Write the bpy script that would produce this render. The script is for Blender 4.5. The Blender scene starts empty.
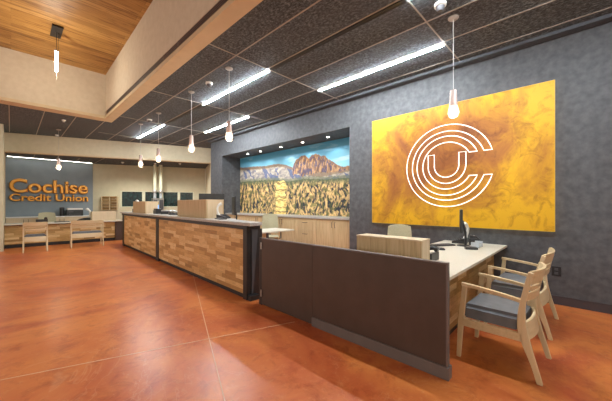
import bpy, bmesh, math, random
from mathutils import Vector, Matrix, noise
random.seed(7)
scn = bpy.context.scene
C = scn.collection
PI = math.pi
R = math.radians

# ------------------------------------------------------------------ materials
def new_mat(name):
    m = bpy.data.materials.new(name); m.use_nodes = True
    nt = m.node_tree; nt.nodes.clear()
    out = nt.nodes.new('ShaderNodeOutputMaterial')
    b = nt.nodes.new('ShaderNodeBsdfPrincipled')
    nt.links.new(b.outputs[0], out.inputs[0])
    return m, nt, b
def N(nt, t, **kw):
    n = nt.nodes.new(t)
    for k, v in kw.items():
        if k in n.inputs: n.inputs[k].default_value = v
        else: setattr(n, k, v)
    return n
def coords(nt, scale=(1,1,1), rot=(0,0,0), loc=(0,0,0)):
    tc = nt.nodes.new('ShaderNodeTexCoord'); mp = nt.nodes.new('ShaderNodeMapping')
    mp.inputs['Scale'].default_value = scale; mp.inputs['Rotation'].default_value = rot; mp.inputs['Location'].default_value = loc
    nt.links.new(tc.outputs['Object'], mp.inputs[0]); return mp.outputs[0]
def ramp(nt, fac, stops):
    r = nt.nodes.new('ShaderNodeValToRGB'); e = r.color_ramp.elements
    while len(e) < len(stops): e.new(0.5)
    for i, (p, c) in enumerate(stops): e[i].position = p; e[i].color = (*c, 1)
    nt.links.new(fac, r.inputs[0]); return r.outputs[0]
def mix(nt, a, b, fac, mode='MIX'):
    m = nt.nodes.new('ShaderNodeMix'); m.data_type = 'RGBA'; m.blend_type = mode
    for v, i in ((fac, 0), (a, 6), (b, 7)):
        if hasattr(v, 'links'): nt.links.new(v, m.inputs[i])
        else: m.inputs[i].default_value = v if i == 0 else (*v, 1)
    return m.outputs[2]
def noise_tex(nt, vec, scale, detail=4, rough=0.55, dist=0):
    n = nt.nodes.new('ShaderNodeTexNoise'); nt.links.new(vec, n.inputs['Vector'])
    n.inputs['Scale'].default_value = scale; n.inputs['Detail'].default_value = detail
    n.inputs['Roughness'].default_value = rough; n.inputs['Distortion'].default_value = dist
    return n.outputs['Fac']
def bump(nt, b, h, strength=0.2, dist=0.01):
    u = nt.nodes.new('ShaderNodeBump'); u.inputs['Strength'].default_value = strength; u.inputs['Distance'].default_value = dist
    nt.links.new(h, u.inputs['Height']); nt.links.new(u.outputs[0], b.inputs['Normal'])
def mottled(name, c1, c2, scale=3, rough=0.6, metal=0, detail=5, bmp=0, stretch=(1,1,1), lo=0.3, hi=0.7):
    m, nt, b = new_mat(name)
    v = coords(nt, stretch); f = noise_tex(nt, v, scale, detail)
    nt.links.new(ramp(nt, f, [(lo, c1), (hi, c2)]), b.inputs['Base Color'])
    b.inputs['Roughness'].default_value = rough; b.inputs['Metallic'].default_value = metal
    if bmp: bump(nt, b, f, bmp)
    return m
def plain(name, c, rough=0.5, metal=0):
    return mottled(name, tuple(x*0.94 for x in c), tuple(min(1, x*1.06) for x in c), 6, rough, metal, 2)
def emis(name, c, s):
    m, nt, b = new_mat(name)
    b.inputs['Base Color'].default_value = (*c, 1); b.inputs['Emission Color'].default_value = (*c, 1); b.inputs['Emission Strength'].default_value = s
    return m

M = {}
M['drywall'] = mottled('cream_drywall', (.60,.53,.41), (.67,.60,.48), 9, .9, bmp=.05)
M['beamwall'] = mottled('beige_drywall', (.56,.50,.35), (.62,.555,.40), 9, .9, bmp=.05)
M['khaki'] = mottled('khaki_drywall', (.58,.545,.39), (.64,.60,.44), 5, .9, bmp=.05)
M['peach'] = mottled('tan_trim', (.58,.47,.30), (.64,.52,.34), 5, .7)
M['slate'] = mottled('mottled_slate_wall', (.058,.059,.064), (.102,.104,.112), 11, .55, detail=9, bmp=.25, lo=.33, hi=.68)
M['slate2'] = mottled('mottled_slate_wall_niche', (.07,.076,.08), (.105,.112,.118), 3.5, .62, detail=9, bmp=.15)
M['signblue'] = mottled('blue_grey_wall', (.19,.235,.27), (.235,.285,.32), 2.5, .6, detail=6)
M['base'] = plain('plum_grey_rubber', (.055,.045,.05), .5)
M['metaltrim'] = plain('ceiling_grid_metal', (.34,.31,.27), .45, .0)
M['black'] = mottled('black_metal', (.012,.012,.014), (.022,.021,.022), 12, .45)
M['blackplastic'] = mottled('black_plastic', (.015,.015,.017), (.03,.03,.032), 9, .4)
M['darkgrey'] = plain('dark_grey_plastic', (.07,.07,.075), .45)
M['brownpanel'] = mottled('dark_brown_laminate', (.064,.041,.032), (.078,.051,.041), 5, .42, detail=3)
M['edge'] = plain('grey_brown_edge', (.15,.125,.118), .45)
M['graphite'] = plain('graphite_metal', (.06,.065,.075), .5)
M['steel'] = plain('brushed_steel', (.45,.44,.42), .35, .8)
M['white'] = plain('white_plastic', (.78,.77,.73), .4)
M['offwhite'] = mottled('off_white_solid_surface', (.62,.58,.48), (.70,.66,.56), 90, .35, detail=2)
M['stone'] = mottled('grey_speckled_quartz', (.30,.28,.26), (.52,.49,.45), 60, .3, detail=3)
M['cushion'] = mottled('slate_grey_vinyl', (.12,.135,.15), (.16,.175,.195), 12, .5, detail=3, bmp=.1)
M['tube'] = plain('pale_green_pipe', (.66,.68,.52), .5)
M['chairback'] = mottled('olive_cream_mesh', (.42,.39,.25), (.50,.46,.31), 70, .8, detail=1)
M['cord'] = plain('silver_cord', (.42,.41,.39), .5)
M['strip'] = emis('cool_led_diffuser', (.86,.94,1.0), 205)
M['washer'] = emis('sign_wall_washer', (1,.97,.88), 12)
M['tubelamp'] = emis('warm_white_tube', (1,.93,.78), 30)
M['bulb'] = emis('warm_bulb', (1,.88,.74), 10)
M['spot'] = emis('downlight_lens', (1,.95,.85), 14)
M['neon'] = emis('white_outline_tube', (1,.95,.86), 0.75)
M['halo'] = emis('warm_backlight', (1,.93,.74), 1.6)
M['screenglow'] = emis('blue_screen', (.12,.38,.9), 1.2)
M['goldedge'] = plain('gold_edge', (.6,.38,.05), .4)

def grain(name, cols, axis='z', fine=28, rough=.5, broad=3.0):
    m, nt, b = new_mat(name)
    st = {'x': (.06,1,1), 'y': (1,.06,1), 'z': (1,1,.05)}[axis]
    v = coords(nt, st); f = noise_tex(nt, v, fine, 4, .6); g = noise_tex(nt, v, broad, 2)
    a = ramp(nt, f, [(.3, cols[0]), (.5, cols[1]), (.7, cols[2])])
    nt.links.new(mix(nt, a, tuple(x*.8 for x in cols[1]), g), b.inputs['Base Color'])
    b.inputs['Roughness'].default_value = rough
    return m
M['maple'] = grain('maple_wood', [(.60,.45,.25),(.72,.57,.34),(.80,.65,.42)], 'z', 30, .4)
M['maple_x'] = grain('maple_wood_across', [(.60,.45,.25),(.72,.57,.34),(.80,.65,.42)], 'x', 30, .4)
M['laminate'] = grain('striped_oak_laminate', [(.30,.19,.085),(.60,.44,.24),(.74,.58,.36)], 'z', 42, .5)
M['laminate_pale'] = grain('pale_oak_laminate', [(.60,.46,.28),(.72,.58,.38),(.76,.63,.44)], 'z', 60, .5)

def block_wood(name, plane='yz', cols=None, bw=.46, rh=.066, rough=.45):
    """cladding of short offset hardwood blocks; plane names the object axes it runs along"""
    m, nt, b = new_mat(name)
    tc = nt.nodes.new('ShaderNodeTexCoord'); sp = nt.nodes.new('ShaderNodeSeparateXYZ'); cb = nt.nodes.new('ShaderNodeCombineXYZ')
    nt.links.new(tc.outputs['Object'], sp.inputs[0])
    nt.links.new(sp.outputs[1 if plane == 'yz' else 0], cb.inputs[0]); nt.links.new(sp.outputs[2], cb.inputs[1])
    br = nt.nodes.new('ShaderNodeTexBrick'); nt.links.new(cb.outputs[0], br.inputs['Vector'])
    br.inputs['Scale'].default_value = 1; br.inputs['Brick Width'].default_value = bw; br.inputs['Row Height'].default_value = rh
    br.inputs['Mortar Size'].default_value = .0013; br.offset = .37; br.offset_frequency = 3; br.squash = .7; br.squash_frequency = 2
    br.inputs['Color1'].default_value = (0,0,0,1); br.inputs['Color2'].default_value = (1,1,1,1); br.inputs['Mortar'].default_value = (.35,.35,.35,1)
    br.inputs['Bias'].default_value = 0
    cols = cols or [(.42,.23,.08),(.66,.39,.15),(.76,.50,.22),(.88,.66,.36)]
    base = ramp(nt, br.outputs['Color'], [(0, cols[0]), (.35, cols[1]), (.65, cols[2]), (1, cols[3])])
    mp = nt.nodes.new('ShaderNodeMapping'); mp.inputs['Scale'].default_value = (4, 40, 1); nt.links.new(cb.outputs[0], mp.inputs[0])
    g = noise_tex(nt, mp.outputs[0], 2.2, 5, .65, .6)
    gg = ramp(nt, g, [(.3, (.62,.58,.52)), (.6, (1,1,1))])
    col = mix(nt, base, gg, .8, 'MULTIPLY')
    nt.links.new(col, b.inputs['Base Color']); b.inputs['Roughness'].default_value = rough
    bump(nt, b, br.outputs['Color'], .35, .004)
    return m
M['blocks'] = block_wood('reclaimed_block_cladding', 'yz')
M['blocks_x'] = block_wood('reclaimed_block_cladding_across', 'xz', [(.30,.17,.05),(.54,.34,.12),(.68,.46,.20),(.80,.60,.32)])

def floor_mat():
    m, nt, b = new_mat('stained_orange_concrete')
    v = coords(nt)
    n1 = noise_tex(nt, v, .55, 7, .62, 1.2); n2 = noise_tex(nt, v, 4.2, 9, .75, .5); n3 = noise_tex(nt, v, 14, 5, .7)
    c = ramp(nt, n1, [(.30, (.36,.060,.020)), (.44, (.50,.120,.034)), (.56, (.62,.200,.050)), (.70, (.44,.085,.030))])
    c = mix(nt, c, ramp(nt, n2, [(.32, (.60,.42,.36)), (.5, (1,1,1)), (.66, (1,1,1)), (.78, (1.0,1.0,1.0))][:3]), .8, 'MULTIPLY')
    c = mix(nt, c, (.66,.34,.15), ramp(nt, n3, [(.55, (0,0,0)), (.85, (.45,.45,.45))]))
    # pale wandering hairline cracks
    n4 = noise_tex(nt, v, .62, 6, .6, .9)
    d = nt.nodes.new('ShaderNodeMath'); d.operation = 'SUBTRACT'; nt.links.new(n4, d.inputs[0]); d.inputs[1].default_value = .5
    a = nt.nodes.new('ShaderNodeMath'); a.operation = 'ABSOLUTE'; nt.links.new(d.outputs[0], a.inputs[0])
    c = mix(nt, c, (.72,.45,.27), ramp(nt, a.outputs[0], [(0, (.16,.16,.16)), (.003, (0,0,0))]))
    nt.links.new(c, b.inputs['Base Color'])
    r = nt.nodes.new('ShaderNodeMapRange'); nt.links.new(n2, r.inputs[0]); r.inputs[3].default_value = .22; r.inputs[4].default_value = .42
    nt.links.new(r.outputs[0], b.inputs['Roughness'])
    b.inputs['Specular IOR Level'].default_value = .27
    return m
M['floor'] = floor_mat()
M['joint'] = plain('pale_floor_joint', (.66,.42,.27), .6)

def ceil_mat():
    m, nt, b = new_mat('dark_fibre_acoustic_tile')
    v = coords(nt, (1,.6,1)); f = noise_tex(nt, v, 38, 6, .8); g = noise_tex(nt, v, 1.2, 3)
    c = ramp(nt, f, [(.37, (.014,.017,.022)), (.5, (.062,.077,.092)), (.66, (.25,.29,.33))])
    nt.links.new(mix(nt, c, (.085,.09,.094), ramp(nt, g, [(.3,(0,0,0)),(.8,(.6,.6,.6))])), b.inputs['Base Color'])
    b.inputs['Roughness'].default_value = .95; bump(nt, b, f, .5, .01)
    return m
M['tile'] = ceil_mat()

def plank_mat():
    m, nt, b = new_mat('honey_pine_planks')
    tc = nt.nodes.new('ShaderNodeTexCoord')
    br = nt.nodes.new('ShaderNodeTexBrick'); nt.links.new(tc.outputs['Object'], br.inputs['Vector'])
    br.inputs['Scale'].default_value = 1; br.inputs['Brick Width'].default_value = 3.4; br.inputs['Row Height'].default_value = .14
    br.inputs['Mortar Size'].default_value = .004; br.inputs['Color1'].default_value = (.0,.0,.0,1); br.inputs['Color2'].default_value = (1,1,1,1); br.inputs['Mortar'].default_value = (0,0,0,1)
    c = ramp(nt, br.outputs['Color'], [(0, (.33,.175,.045)), (.5, (.44,.25,.07)), (1, (.55,.34,.11))])
    v = coords(nt, (.5,7,1)); f = noise_tex(nt, v, 2.2, 7, .65, 1.4)
    c = mix(nt, c, ramp(nt, f, [(.34, (.34,.25,.18)), (.5, (1,.95,.9)), (.7, (1.0,1,1))]), 1.0, 'MULTIPLY')
    nt.links.new(c, b.inputs['Base Color']); b.inputs['Roughness'].default_value = .45
    bump(nt, b, br.outputs['Fac'], -.3, .01)
    return m
M['pine'] = plank_mat()

def gold_mat():
    m, nt, b = new_mat('patinated_gold_panel')
    v = coords(nt)
    n1 = noise_tex(nt, v, .95, 8, .62, 1.6); n2 = noise_tex(nt, v, 5, 8, .7, 1.0)
    sp = nt.nodes.new('ShaderNodeSeparateXYZ'); nt.links.new(v, sp.inputs[0])
    # rust gathers towards the middle of the panel, gold stays at the rim
    ln = nt.nodes.new('ShaderNodeVectorMath'); ln.operation = 'LENGTH'
    nt.links.new(coords(nt, (0,.62,.80), (0,0,0), (0,-.08,-.10)), ln.inputs[0])
    s = nt.nodes.new('ShaderNodeMath'); s.operation = 'MULTIPLY_ADD'; nt.links.new(ln.outputs['Value'], s.inputs[0]); s.inputs[1].default_value = .42; nt.links.new(n1, s.inputs[2])
    c = ramp(nt, s.outputs[0], [(.56, (.26,.085,.018)), (.68, (.38,.145,.018)), (.80, (.52,.25,.012)), (.92, (.70,.38,.008))])
    c = mix(nt, c, ramp(nt, n2, [(.3, (.45,.35,.3)), (.5, (1,1,1)), (.75, (1,1,1))]), .85, 'MULTIPLY')
    nt.links.new(c, b.inputs['Base Color']); b.inputs['Roughness'].default_value = .48; b.inputs['Metallic'].default_value = .15
    return m
M['gold'] = gold_mat()
M['copper'] = mottled('brushed_copper_letters', (.72,.30,.04), (.90,.44,.08), 8, .4, .35, detail=4)

def glass_dark():
    m, nt, b = new_mat('night_glass_painted_reflections')
    v = coords(nt, (1,1,.6)); f = noise_tex(nt, v, 7, 6, .7, .8)
    nt.links.new(ramp(nt, f, [(.42, (.003,.012,.014)), (.62, (.012,.045,.042)), (.78, (.08,.12,.08))]), b.inputs['Base Color'])  # paler green noise paints the room's reflections into the pane colour
    b.inputs['Roughness'].default_value = .12
    return m
M['nightglass'] = glass_dark()
def shade_mat():
    m, nt, b = new_mat('smoked_mirror_glass')
    b.inputs['Base Color'].default_value = (.80,.66,.60,1); b.inputs['Roughness'].default_value = .12
    b.inputs['Metallic'].default_value = .35; b.inputs['Alpha'].default_value = .55
    return m
M['shade'] = shade_mat()
def crystal_mat():
    m, nt, b = new_mat('lit_seeded_crystal')
    b.inputs['Base Color'].default_value = (1,.86,.74,1); b.inputs['Roughness'].default_value = .1; b.inputs['Alpha'].default_value = .5
    return m
M['crystal'] = crystal_mat()
def clear_mat():
    m, nt, b = new_mat('clear_acrylic')
    b.inputs['Base Color'].default_value = (.75,.82,.88,1); b.inputs['Roughness'].default_value = .08; b.inputs['Alpha'].default_value = .4
    return m
M['clear'] = clear_mat()

# ------------------------------------------------------------------ mesh helpers
def box(bm, x0, x1, y0, y1, z0, z1, mi=0):
    vs = [bm.verts.new((x, y, z)) for z in (z0, z1) for x, y in ((x0,y0),(x1,y0),(x1,y1),(x0,y1))]
    for f in ((0,3,2,1),(4,5,6,7),(0,1,5,4),(1,2,6,5),(2,3,7,6),(3,0,4,7)):
        bm.faces.new([vs[i] for i in f]).material_index = mi
    return vs
def prism(bm, pts, a, b, axis='x', mi=0):
    """closed polygon pts extruded along axis from a to b; pts are (y,z) for x, (x,z) for y, (x,y) for z"""
    def P(p, t): return {'x': (t, p[0], p[1]), 'y': (p[0], t, p[1]), 'z': (p[0], p[1], t)}[axis]
    A = [bm.verts.new(P(p, a)) for p in pts]; B = [bm.verts.new(P(p, b)) for p in pts]
    n = len(pts)
    bm.faces.new(A[::-1]).material_index = mi; bm.faces.new(B).material_index = mi
    for i in range(n): bm.faces.new([A[i], A[(i+1)%n], B[(i+1)%n], B[i]]).material_index = mi
def lathe(bm, prof, n=20, cx=0, cy=0, mi=0):
    rings = []
    for r, z in prof:
        rings.append([bm.verts.new((cx+max(r,1e-4)*math.cos(2*PI*i/n), cy+max(r,1e-4)*math.sin(2*PI*i/n), z)) for i in range(n)])
    for a, b in zip(rings, rings[1:]):
        for i in range(n): bm.faces.new([a[i], a[(i+1)%n], b[(i+1)%n], b[i]]).material_index = mi
    bm.faces.new(rings[0][::-1]); bm.faces.new(rings[-1])
def tube(bm, pts, r, n=8, closed=False):
    pts = [Vector(p) for p in pts]; rings = []
    m = len(pts)
    for i, p in enumerate(pts):
        a = pts[(i-1) % m] if (closed or i > 0) else p; b = pts[(i+1) % m] if (closed or i < m-1) else p
        t = (b - a).normalized()
        up = Vector((1,0,0)) if abs(t.x) < .9 else Vector((0,0,1))
        u = t.cross(up).normalized(); w = t.cross(u)
        rr = r[i] if isinstance(r, (list, tuple)) else r
        rings.append([bm.verts.new(p + rr*(math.cos(2*PI*k/n)*u + math.sin(2*PI*k/n)*w)) for k in range(n)])
    pairs = list(zip(rings, rings[1:])) + ([(rings[-1], rings[0])] if closed else [])
    for a, b in pairs:
        for k in range(n): bm.faces.new([a[k], a[(k+1)%n], b[(k+1)%n], b[k]])
    if not closed: bm.faces.new(rings[0][::-1]); bm.faces.new(rings[-1])
def strap(bm, cl, hw, axis_w, x0, x1):
    """profile band in the y-z plane: centreline cl [(y,z)], half-widths hw, extruded in x"""
    L_, R_ = [], []
    for i, (y, z) in enumerate(cl):
        a = cl[max(0, i-1)]; b = cl[min(len(cl)-1, i+1)]
        t = Vector((b[0]-a[0], b[1]-a[1])).normalized()
        L_.append((y - t.y*hw[i], z + t.x*hw[i])); R_.append((y + t.y*hw[i], z - t.x*hw[i]))
    L_[0] = (L_[0][0], cl[0][1]); R_[0] = (R_[0][0], cl[0][1])
    A = [[bm.verts.new((x, *p)) for p in side] for x in (x0, x1) for side in (L_, R_)]
    n = len(cl)
    for i in range(n-1):
        bm.faces.new([A[0][i], A[0][i+1], A[1][i+1], A[1][i]]); bm.faces.new([A[2][i], A[3][i], A[3][i+1], A[2][i+1]])
        bm.faces.new([A[0][i], A[2][i], A[2][i+1], A[0][i+1]]); bm.faces.new([A[1][i], A[1][i+1], A[3][i+1], A[3][i]])
    bm.faces.new([A[0][0], A[1][0], A[3][0], A[2][0]]); bm.faces.new([A[0][-1], A[2][-1], A[3][-1], A[1][-1]])
def smooth_line(pts, n=5):
    out = []
    for i in range(len(pts)-1):
        p0 = Vector(pts[max(0,i-1)]); p1 = Vector(pts[i]); p2 = Vector(pts[i+1]); p3 = Vector(pts[min(len(pts)-1,i+2)])
        for k in range(n):
            t = k/n
            out.append(tuple(.5*((2*p1)+(-p0+p2)*t+(2*p0-5*p1+4*p2-p3)*t*t+(-p0+3*p1-3*p2+p3)*t**3)))
    out.append(tuple(pts[-1])); return out
def obj(name, bm, mats, parent=None, bevel=0, smooth=False, seg=2):
    if isinstance(mats, str): mats = [mats]
    bmesh.ops.recalc_face_normals(bm, faces=bm.faces)
    me = bpy.data.meshes.new(name); bm.to_mesh(me); bm.free()
    for m in mats: me.materials.append(M[m])
    o = bpy.data.objects.new(name, me); C.objects.link(o)
    if parent: o.parent = parent
    if smooth:
        for p in me.polygons: p.use_smooth = True
        e = o.modifiers.new('edges', 'EDGE_SPLIT'); e.split_angle = R(40)
    if bevel:
        b = o.modifiers.new('bevel', 'BEVEL'); b.width = bevel; b.segments = seg; b.limit_method = 'ANGLE'
    return o
def BM(): return bmesh.new()
def part(name, parent, mat, *boxes, bevel=0, smooth=False):
    bm = BM()
    for b in boxes: box(bm, *b)
    return obj(name, bm, mat, parent, bevel, smooth)
def thing(name, label, cat, loc=(0,0,0), rz=0, group=None):
    o = bpy.data.objects.new(name, None); C.objects.link(o); o.empty_display_size = .1
    o.location = loc; o.rotation_euler = (0,0,rz); o['label'] = label; o['category'] = cat
    if group: o['group'] = group
    return o
def tag(o, label, cat, group=None):
    o['label'] = label; o['category'] = cat
    if group: o['group'] = group
    return o
def struct(name, mats, *boxes, bm=None, label=None):
    if bm is None: bm = BM()
    for b in boxes: box(bm, *b)
    o = obj(name, bm, mats); o['kind'] = 'structure'
    if label: o['label'] = label
    return o
def copy_tree(o, parent=None):
    c = o.copy(); C.objects.link(c)
    if parent: c.parent = parent
    for ch in o.children: copy_tree(ch, c)
    return c

# ------------------------------------------------------------------ the setting
CH = 3.68
struct('floor', 'floor', (-9, 9, -5, 17, -.1, 0), label='polished orange stained concrete floor')
bm = BM()   # saw-cut joints, at 21 degrees to the long wall
def fline(bm, p, q, w=.008):
    d = (Vector(q)-Vector(p)).normalized(); n = Vector((-d.y, d.x))*w/2
    a = [Vector(p)+n, Vector(p)-n, Vector(q)-n, Vector(q)+n]
    prism(bm, [(v.x, v.y) for v in a], .0002, .0016, 'z')
u = Vector((.364,.931)); v_ = Vector((.94,-.342))
A0 = Vector((1.40,2.72))
fline(bm, A0-u*5, A0+u*2.9); fline(bm, A0-v_*6, A0+v_*.95)
o = obj('trim_1', bm, 'joint'); o['kind'] = 'structure'; o['label'] = 'pale saw-cut joints crossing in the concrete floor'

# right-hand slate wall with the mural niche
XW = 5.19
struct('wall_right', 'slate', (XW, 6.0, -5, 3.68, 0, 5.2), label='mottled slate-grey wall behind the gold panel')
struct('wall_niche_head', 'slate', (XW, 6.0, 3.68, 9.14, 3.07, 5.2), label='slate-grey wall above the mural niche')
struct('wall_right_far', 'slate', (XW, 6.0, 9.14, 9.95, 0, 5.2), label='slate-grey pier left of the mural niche')
struct('wall_niche_back', 'slate2', (5.95, 6.1, 3.68, 9.14, 0, 3.07), label='back of the mural niche')
struct('baseboard_right', 'base', (XW-.012, XW, -5, 3.68, 0, .115), (XW-.016, XW, -5, 3.68, .105, .118), label='plum-grey rubber baseboard under the slate wall')
struct('baseboard_niche', 'base', (XW-.012, XW, 9.14, 9.95, 0, .115))

# ceilings
struct('ceiling', 'tile', (1.95, XW, -5, 13.6, CH, CH+.12), label='dark fibrous acoustic tile ceiling over the counters')
struct('ceiling_left', 'tile', (-.6, 1.95, 9.5, 13.6, CH, CH+.12), label='dark fibrous acoustic tile ceiling before the sign wall')
struct('ceiling_corner', 'tile', (XW, 6.9, 9.95, 13.6, CH, CH+.12))
bm = BM()
for x in (2.43, 3.045, 3.66, 4.275, 4.89): box(bm, x-.009, x+.009, -5, 12.9, CH-.006, CH+.002)
for x in (-.03, .585, 1.20, 1.815): box(bm, x-.009, x+.009, 9.5, 13.2, CH-.006, CH+.002)
for y in (-1.03, 1.41, 3.855, 6.28, 8.72, 11.16): box(bm, 1.95, XW if y < 9.9 else 6.2, y-.009, y+.009, CH-.006, CH+.002)
o = obj('trim_2', bm, 'metaltrim'); o['kind'] = 'structure'; o['label'] = 'thin metal grid between the dark ceiling tiles'
struct('trim_3', 'graphite', (5.03, 5.16, -5, 9.9, CH-.05, CH-.002), label='grey edge channel where ceiling meets slate wall')
# lower ceiling at the far end, angled beam in front of it
W0, W1 = Vector((2.44,15.1)), Vector((6.6,13.2))
bd = Vector((.931,-.366)); bp = Vector((.366,.931))
b0, b1 = Vector((-.6,13.56)), Vector((6.6,10.74))
bm = BM(); prism(bm, [tuple(b0+bp*.02), tuple(b1+bp*.02), (7.4,12.9), tuple(W1+bp*.1), tuple(W0+bp*.1), (-.6,15.2)], 3.10, 3.2, 'z')
o = obj('ceiling_far', bm, 'tile'); o['kind'] = 'structure'; o['label'] = 'lower dark ceiling over the sign desk'
bm = BM()
for x in (.585, 1.20, 1.815): box(bm, x-.012, x+.012, 13.7, 14.7, 3.092, 3.103)
fline2 = [(2.3,14.9,1.9,12.9)]
box(bm, 2.44, 2.46, 12.8, 15.0, 3.092, 3.103)
o = obj('trim_4', bm, 'metaltrim'); o['kind'] = 'structure'; o['label'] = 'metal grid lines in the lower ceiling'
bm = BM(); prism(bm, [tuple(b0), tuple(b1), tuple(b1+bp*.2), tuple(b0+bp*.2)], 3.10, CH, 'z')
o = obj('wall_beam', bm, 'beamwall'); o['kind'] = 'structure'; o['label'] = 'long angled beige bulkhead beam'
bm = BM(); prism(bm, [tuple(b0-bp*.012), tuple(b1-bp*.012), tuple(b1+bp*.21), tuple(b0+bp*.21)], 3.055, 3.10, 'z')
o = obj('trim_5', bm, 'peach'); o['kind'] = 'structure'; o['label'] = 'tan strip along the foot of the bulkhead beam'
# far walls
struct('wall_sign', 'signblue', (-.15, 2.44, 15.05, 15.2, 0, 3.1), label='blue-grey wall behind the raised copper lettering')
struct('wall_left', 'khaki', (-.35, -.15, 12.0, 15.2, 0, 3.1), (-.35, -.15, 12.0, 13.2, 3.1, CH), label='narrow khaki wall return at the far left')
struct('trim_6', 'peach', (-.15, -.13, 13.95, 14.05, 0, 3.08))
bm = BM()
wd = (W1-W0).normalized(); wn = Vector((-wd.y, wd.x))
def wallseg(bm, t0, t1, z0, z1, d0=0, d1=.15):
    a, b = W0+wd*t0, W0+wd*t1
    prism(bm, [tuple(a+wn*d0), tuple(b+wn*d0), tuple(b+wn*d1), tuple(a+wn*d1)], z0, z1, 'z')
wallseg(bm, 0, 1.02, 0, 3.1); wallseg(bm, 1.02, 4.05, 1.95, 3.1); wallseg(bm, 1.02, 4.05, 0, 1.22); wallseg(bm, 4.05, 4.57, 0, 3.1)
o = obj('wall_back', bm, 'khaki'); o['kind'] = 'structure'; o['label'] = 'pale khaki back wall with a dark ribbon window'
bm = BM(); r0 = W1; r1 = W1-bp*2.3
prism(bm, [tuple(r0), tuple(r1), tuple(r1+bd*.15), tuple(r0+bd*.15)], 0, 3.1, 'z')
o = obj('wall_back_return', bm, 'beamwall'); o['kind'] = 'structure'
bm = BM(); wallseg(bm, 1.04, 4.03, 1.24, 1.93, .07, .09)
win = obj('window_1', bm, 'nightglass'); win['kind'] = 'structure'; win['label'] = 'ribbon window dark with night outside'
bm = BM()
for t in ((1.02,1.07), (1.86,1.98), (2.66,2.72), (3.33,3.44), (4.0,4.05)): wallseg(bm, t[0], t[1], 1.22, 1.95, .02, .1)
wallseg(bm, 1.02, 4.05, 1.22, 1.26, -.02, .1); wallseg(bm, 1.02, 4.05, 1.92, 1.95, .0, .1)
o = obj('window_frame', bm, 'tube', win)

# high void over the lobby: fascias and pine ceiling
def void_z(y): return 4.84 + .05*(9.2-y)
struct('wall_fascia_side', 'drywall', (1.77, 1.95, -5, 9.5, 3.86, 5.6), (1.79, 1.95, -5, 9.5, 3.73, 3.86), label='cream fascia wall along the raised ceiling')
struct('wall_fascia_back', 'drywall', (-6, 1.77, 9.2, 9.5, 3.73, 5.0), label='cream fascia wall closing the raised ceiling')
struct('trim_7', 'peach', (1.75, 1.97, -5, 9.5, 3.66, 3.73), (-6, 1.75, 9.17, 9.52, 3.66, 3.73), label='tan trim under the cream fascia')
bm = BM()
prism(bm, [(-5, void_z(-5)), (9.35, void_z(9.35)), (9.35, void_z(9.35)+.15), (-5, void_z(-5)+.15)], -6, 1.8, 'x')
o = obj('ceiling_pine', bm, 'pine'); o['kind'] = 'structure'; o['label'] = 'raised ceiling of honey-coloured pine planks'
# linear grille in the fascia
t = thing('air_grille', 'long dark linear air grille set in the cream fascia', 'vent', (1.77, 9.1, 3.73))
part('backing', t, 'black', (.004, .018, -13.5, 0, .01, .125))
part('frame', t, 'drywall', (-.004, .016, -13.5, 0, .0, .012), (-.004, .016, -13.5, 0, .122, .134))
for z in (.032, .058, .084, .108): part('slat', t, 'edge', (-.002, .012, -13.5, 0, z, z+.01))
for y in (2.4, 3.0, 4.1, 4.7, 6.8, 9.2): part('mullion', t, 'edge', (-.003, .012, -y, -y+.03, .01, .125))

# ------------------------------------------------------------------ ceiling fixtures
strips = [(3.085, 3.88, 'long glowing ceiling light strip nearest above the teller counter, between two pendants'),
          (4.335, 1.42, 'longest glowing light strip, ending beside the pendant at the gold panel'),
          (3.085, 8.72, 'far short-looking light strip near the beige bulkhead beam'),
          (4.335, 6.29, 'glowing light strip just in front of the mural niche, beyond the pendant'),
          (3.085, -1.0, 'light strip in line with the one over the counter, above the two desk chairs')]
pr = None
for x, y, lab in strips:
    if pr is None:
        t = thing('strip_light', lab, 'light', (x, y, CH), group='led strips in the dark ceiling')
        part('housing', t, 'metaltrim', (-.024, .024, 0, 2.4, -.012, 0)); part('diffuser', t, 'strip', (-.014, .014, .01, 2.39, -.022, -.012))
        pr = t
    else:
        t = copy_tree(pr); t.location = (x, y, CH); t['label'] = lab
slots = [(3.10, 1.43, 'black air slot in line before the nearest light strip'), (3.10, 6.3, 'black air slot between the two light strips over the counter')]
for x, y, lab in slots:
    t = thing('slot_diffuser', lab, 'vent', (x, y, CH), group='black slot diffusers')
    part('slot', t, 'black', (-.022, .022, 0, 2.38, -.008, -.001)); part('frame', t, 'black', (-.032, -.022, 0, 2.38, -.012, 0)); part('frame', t, 'black', (.022, .032, 0, 2.38, -.012, 0))

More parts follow.
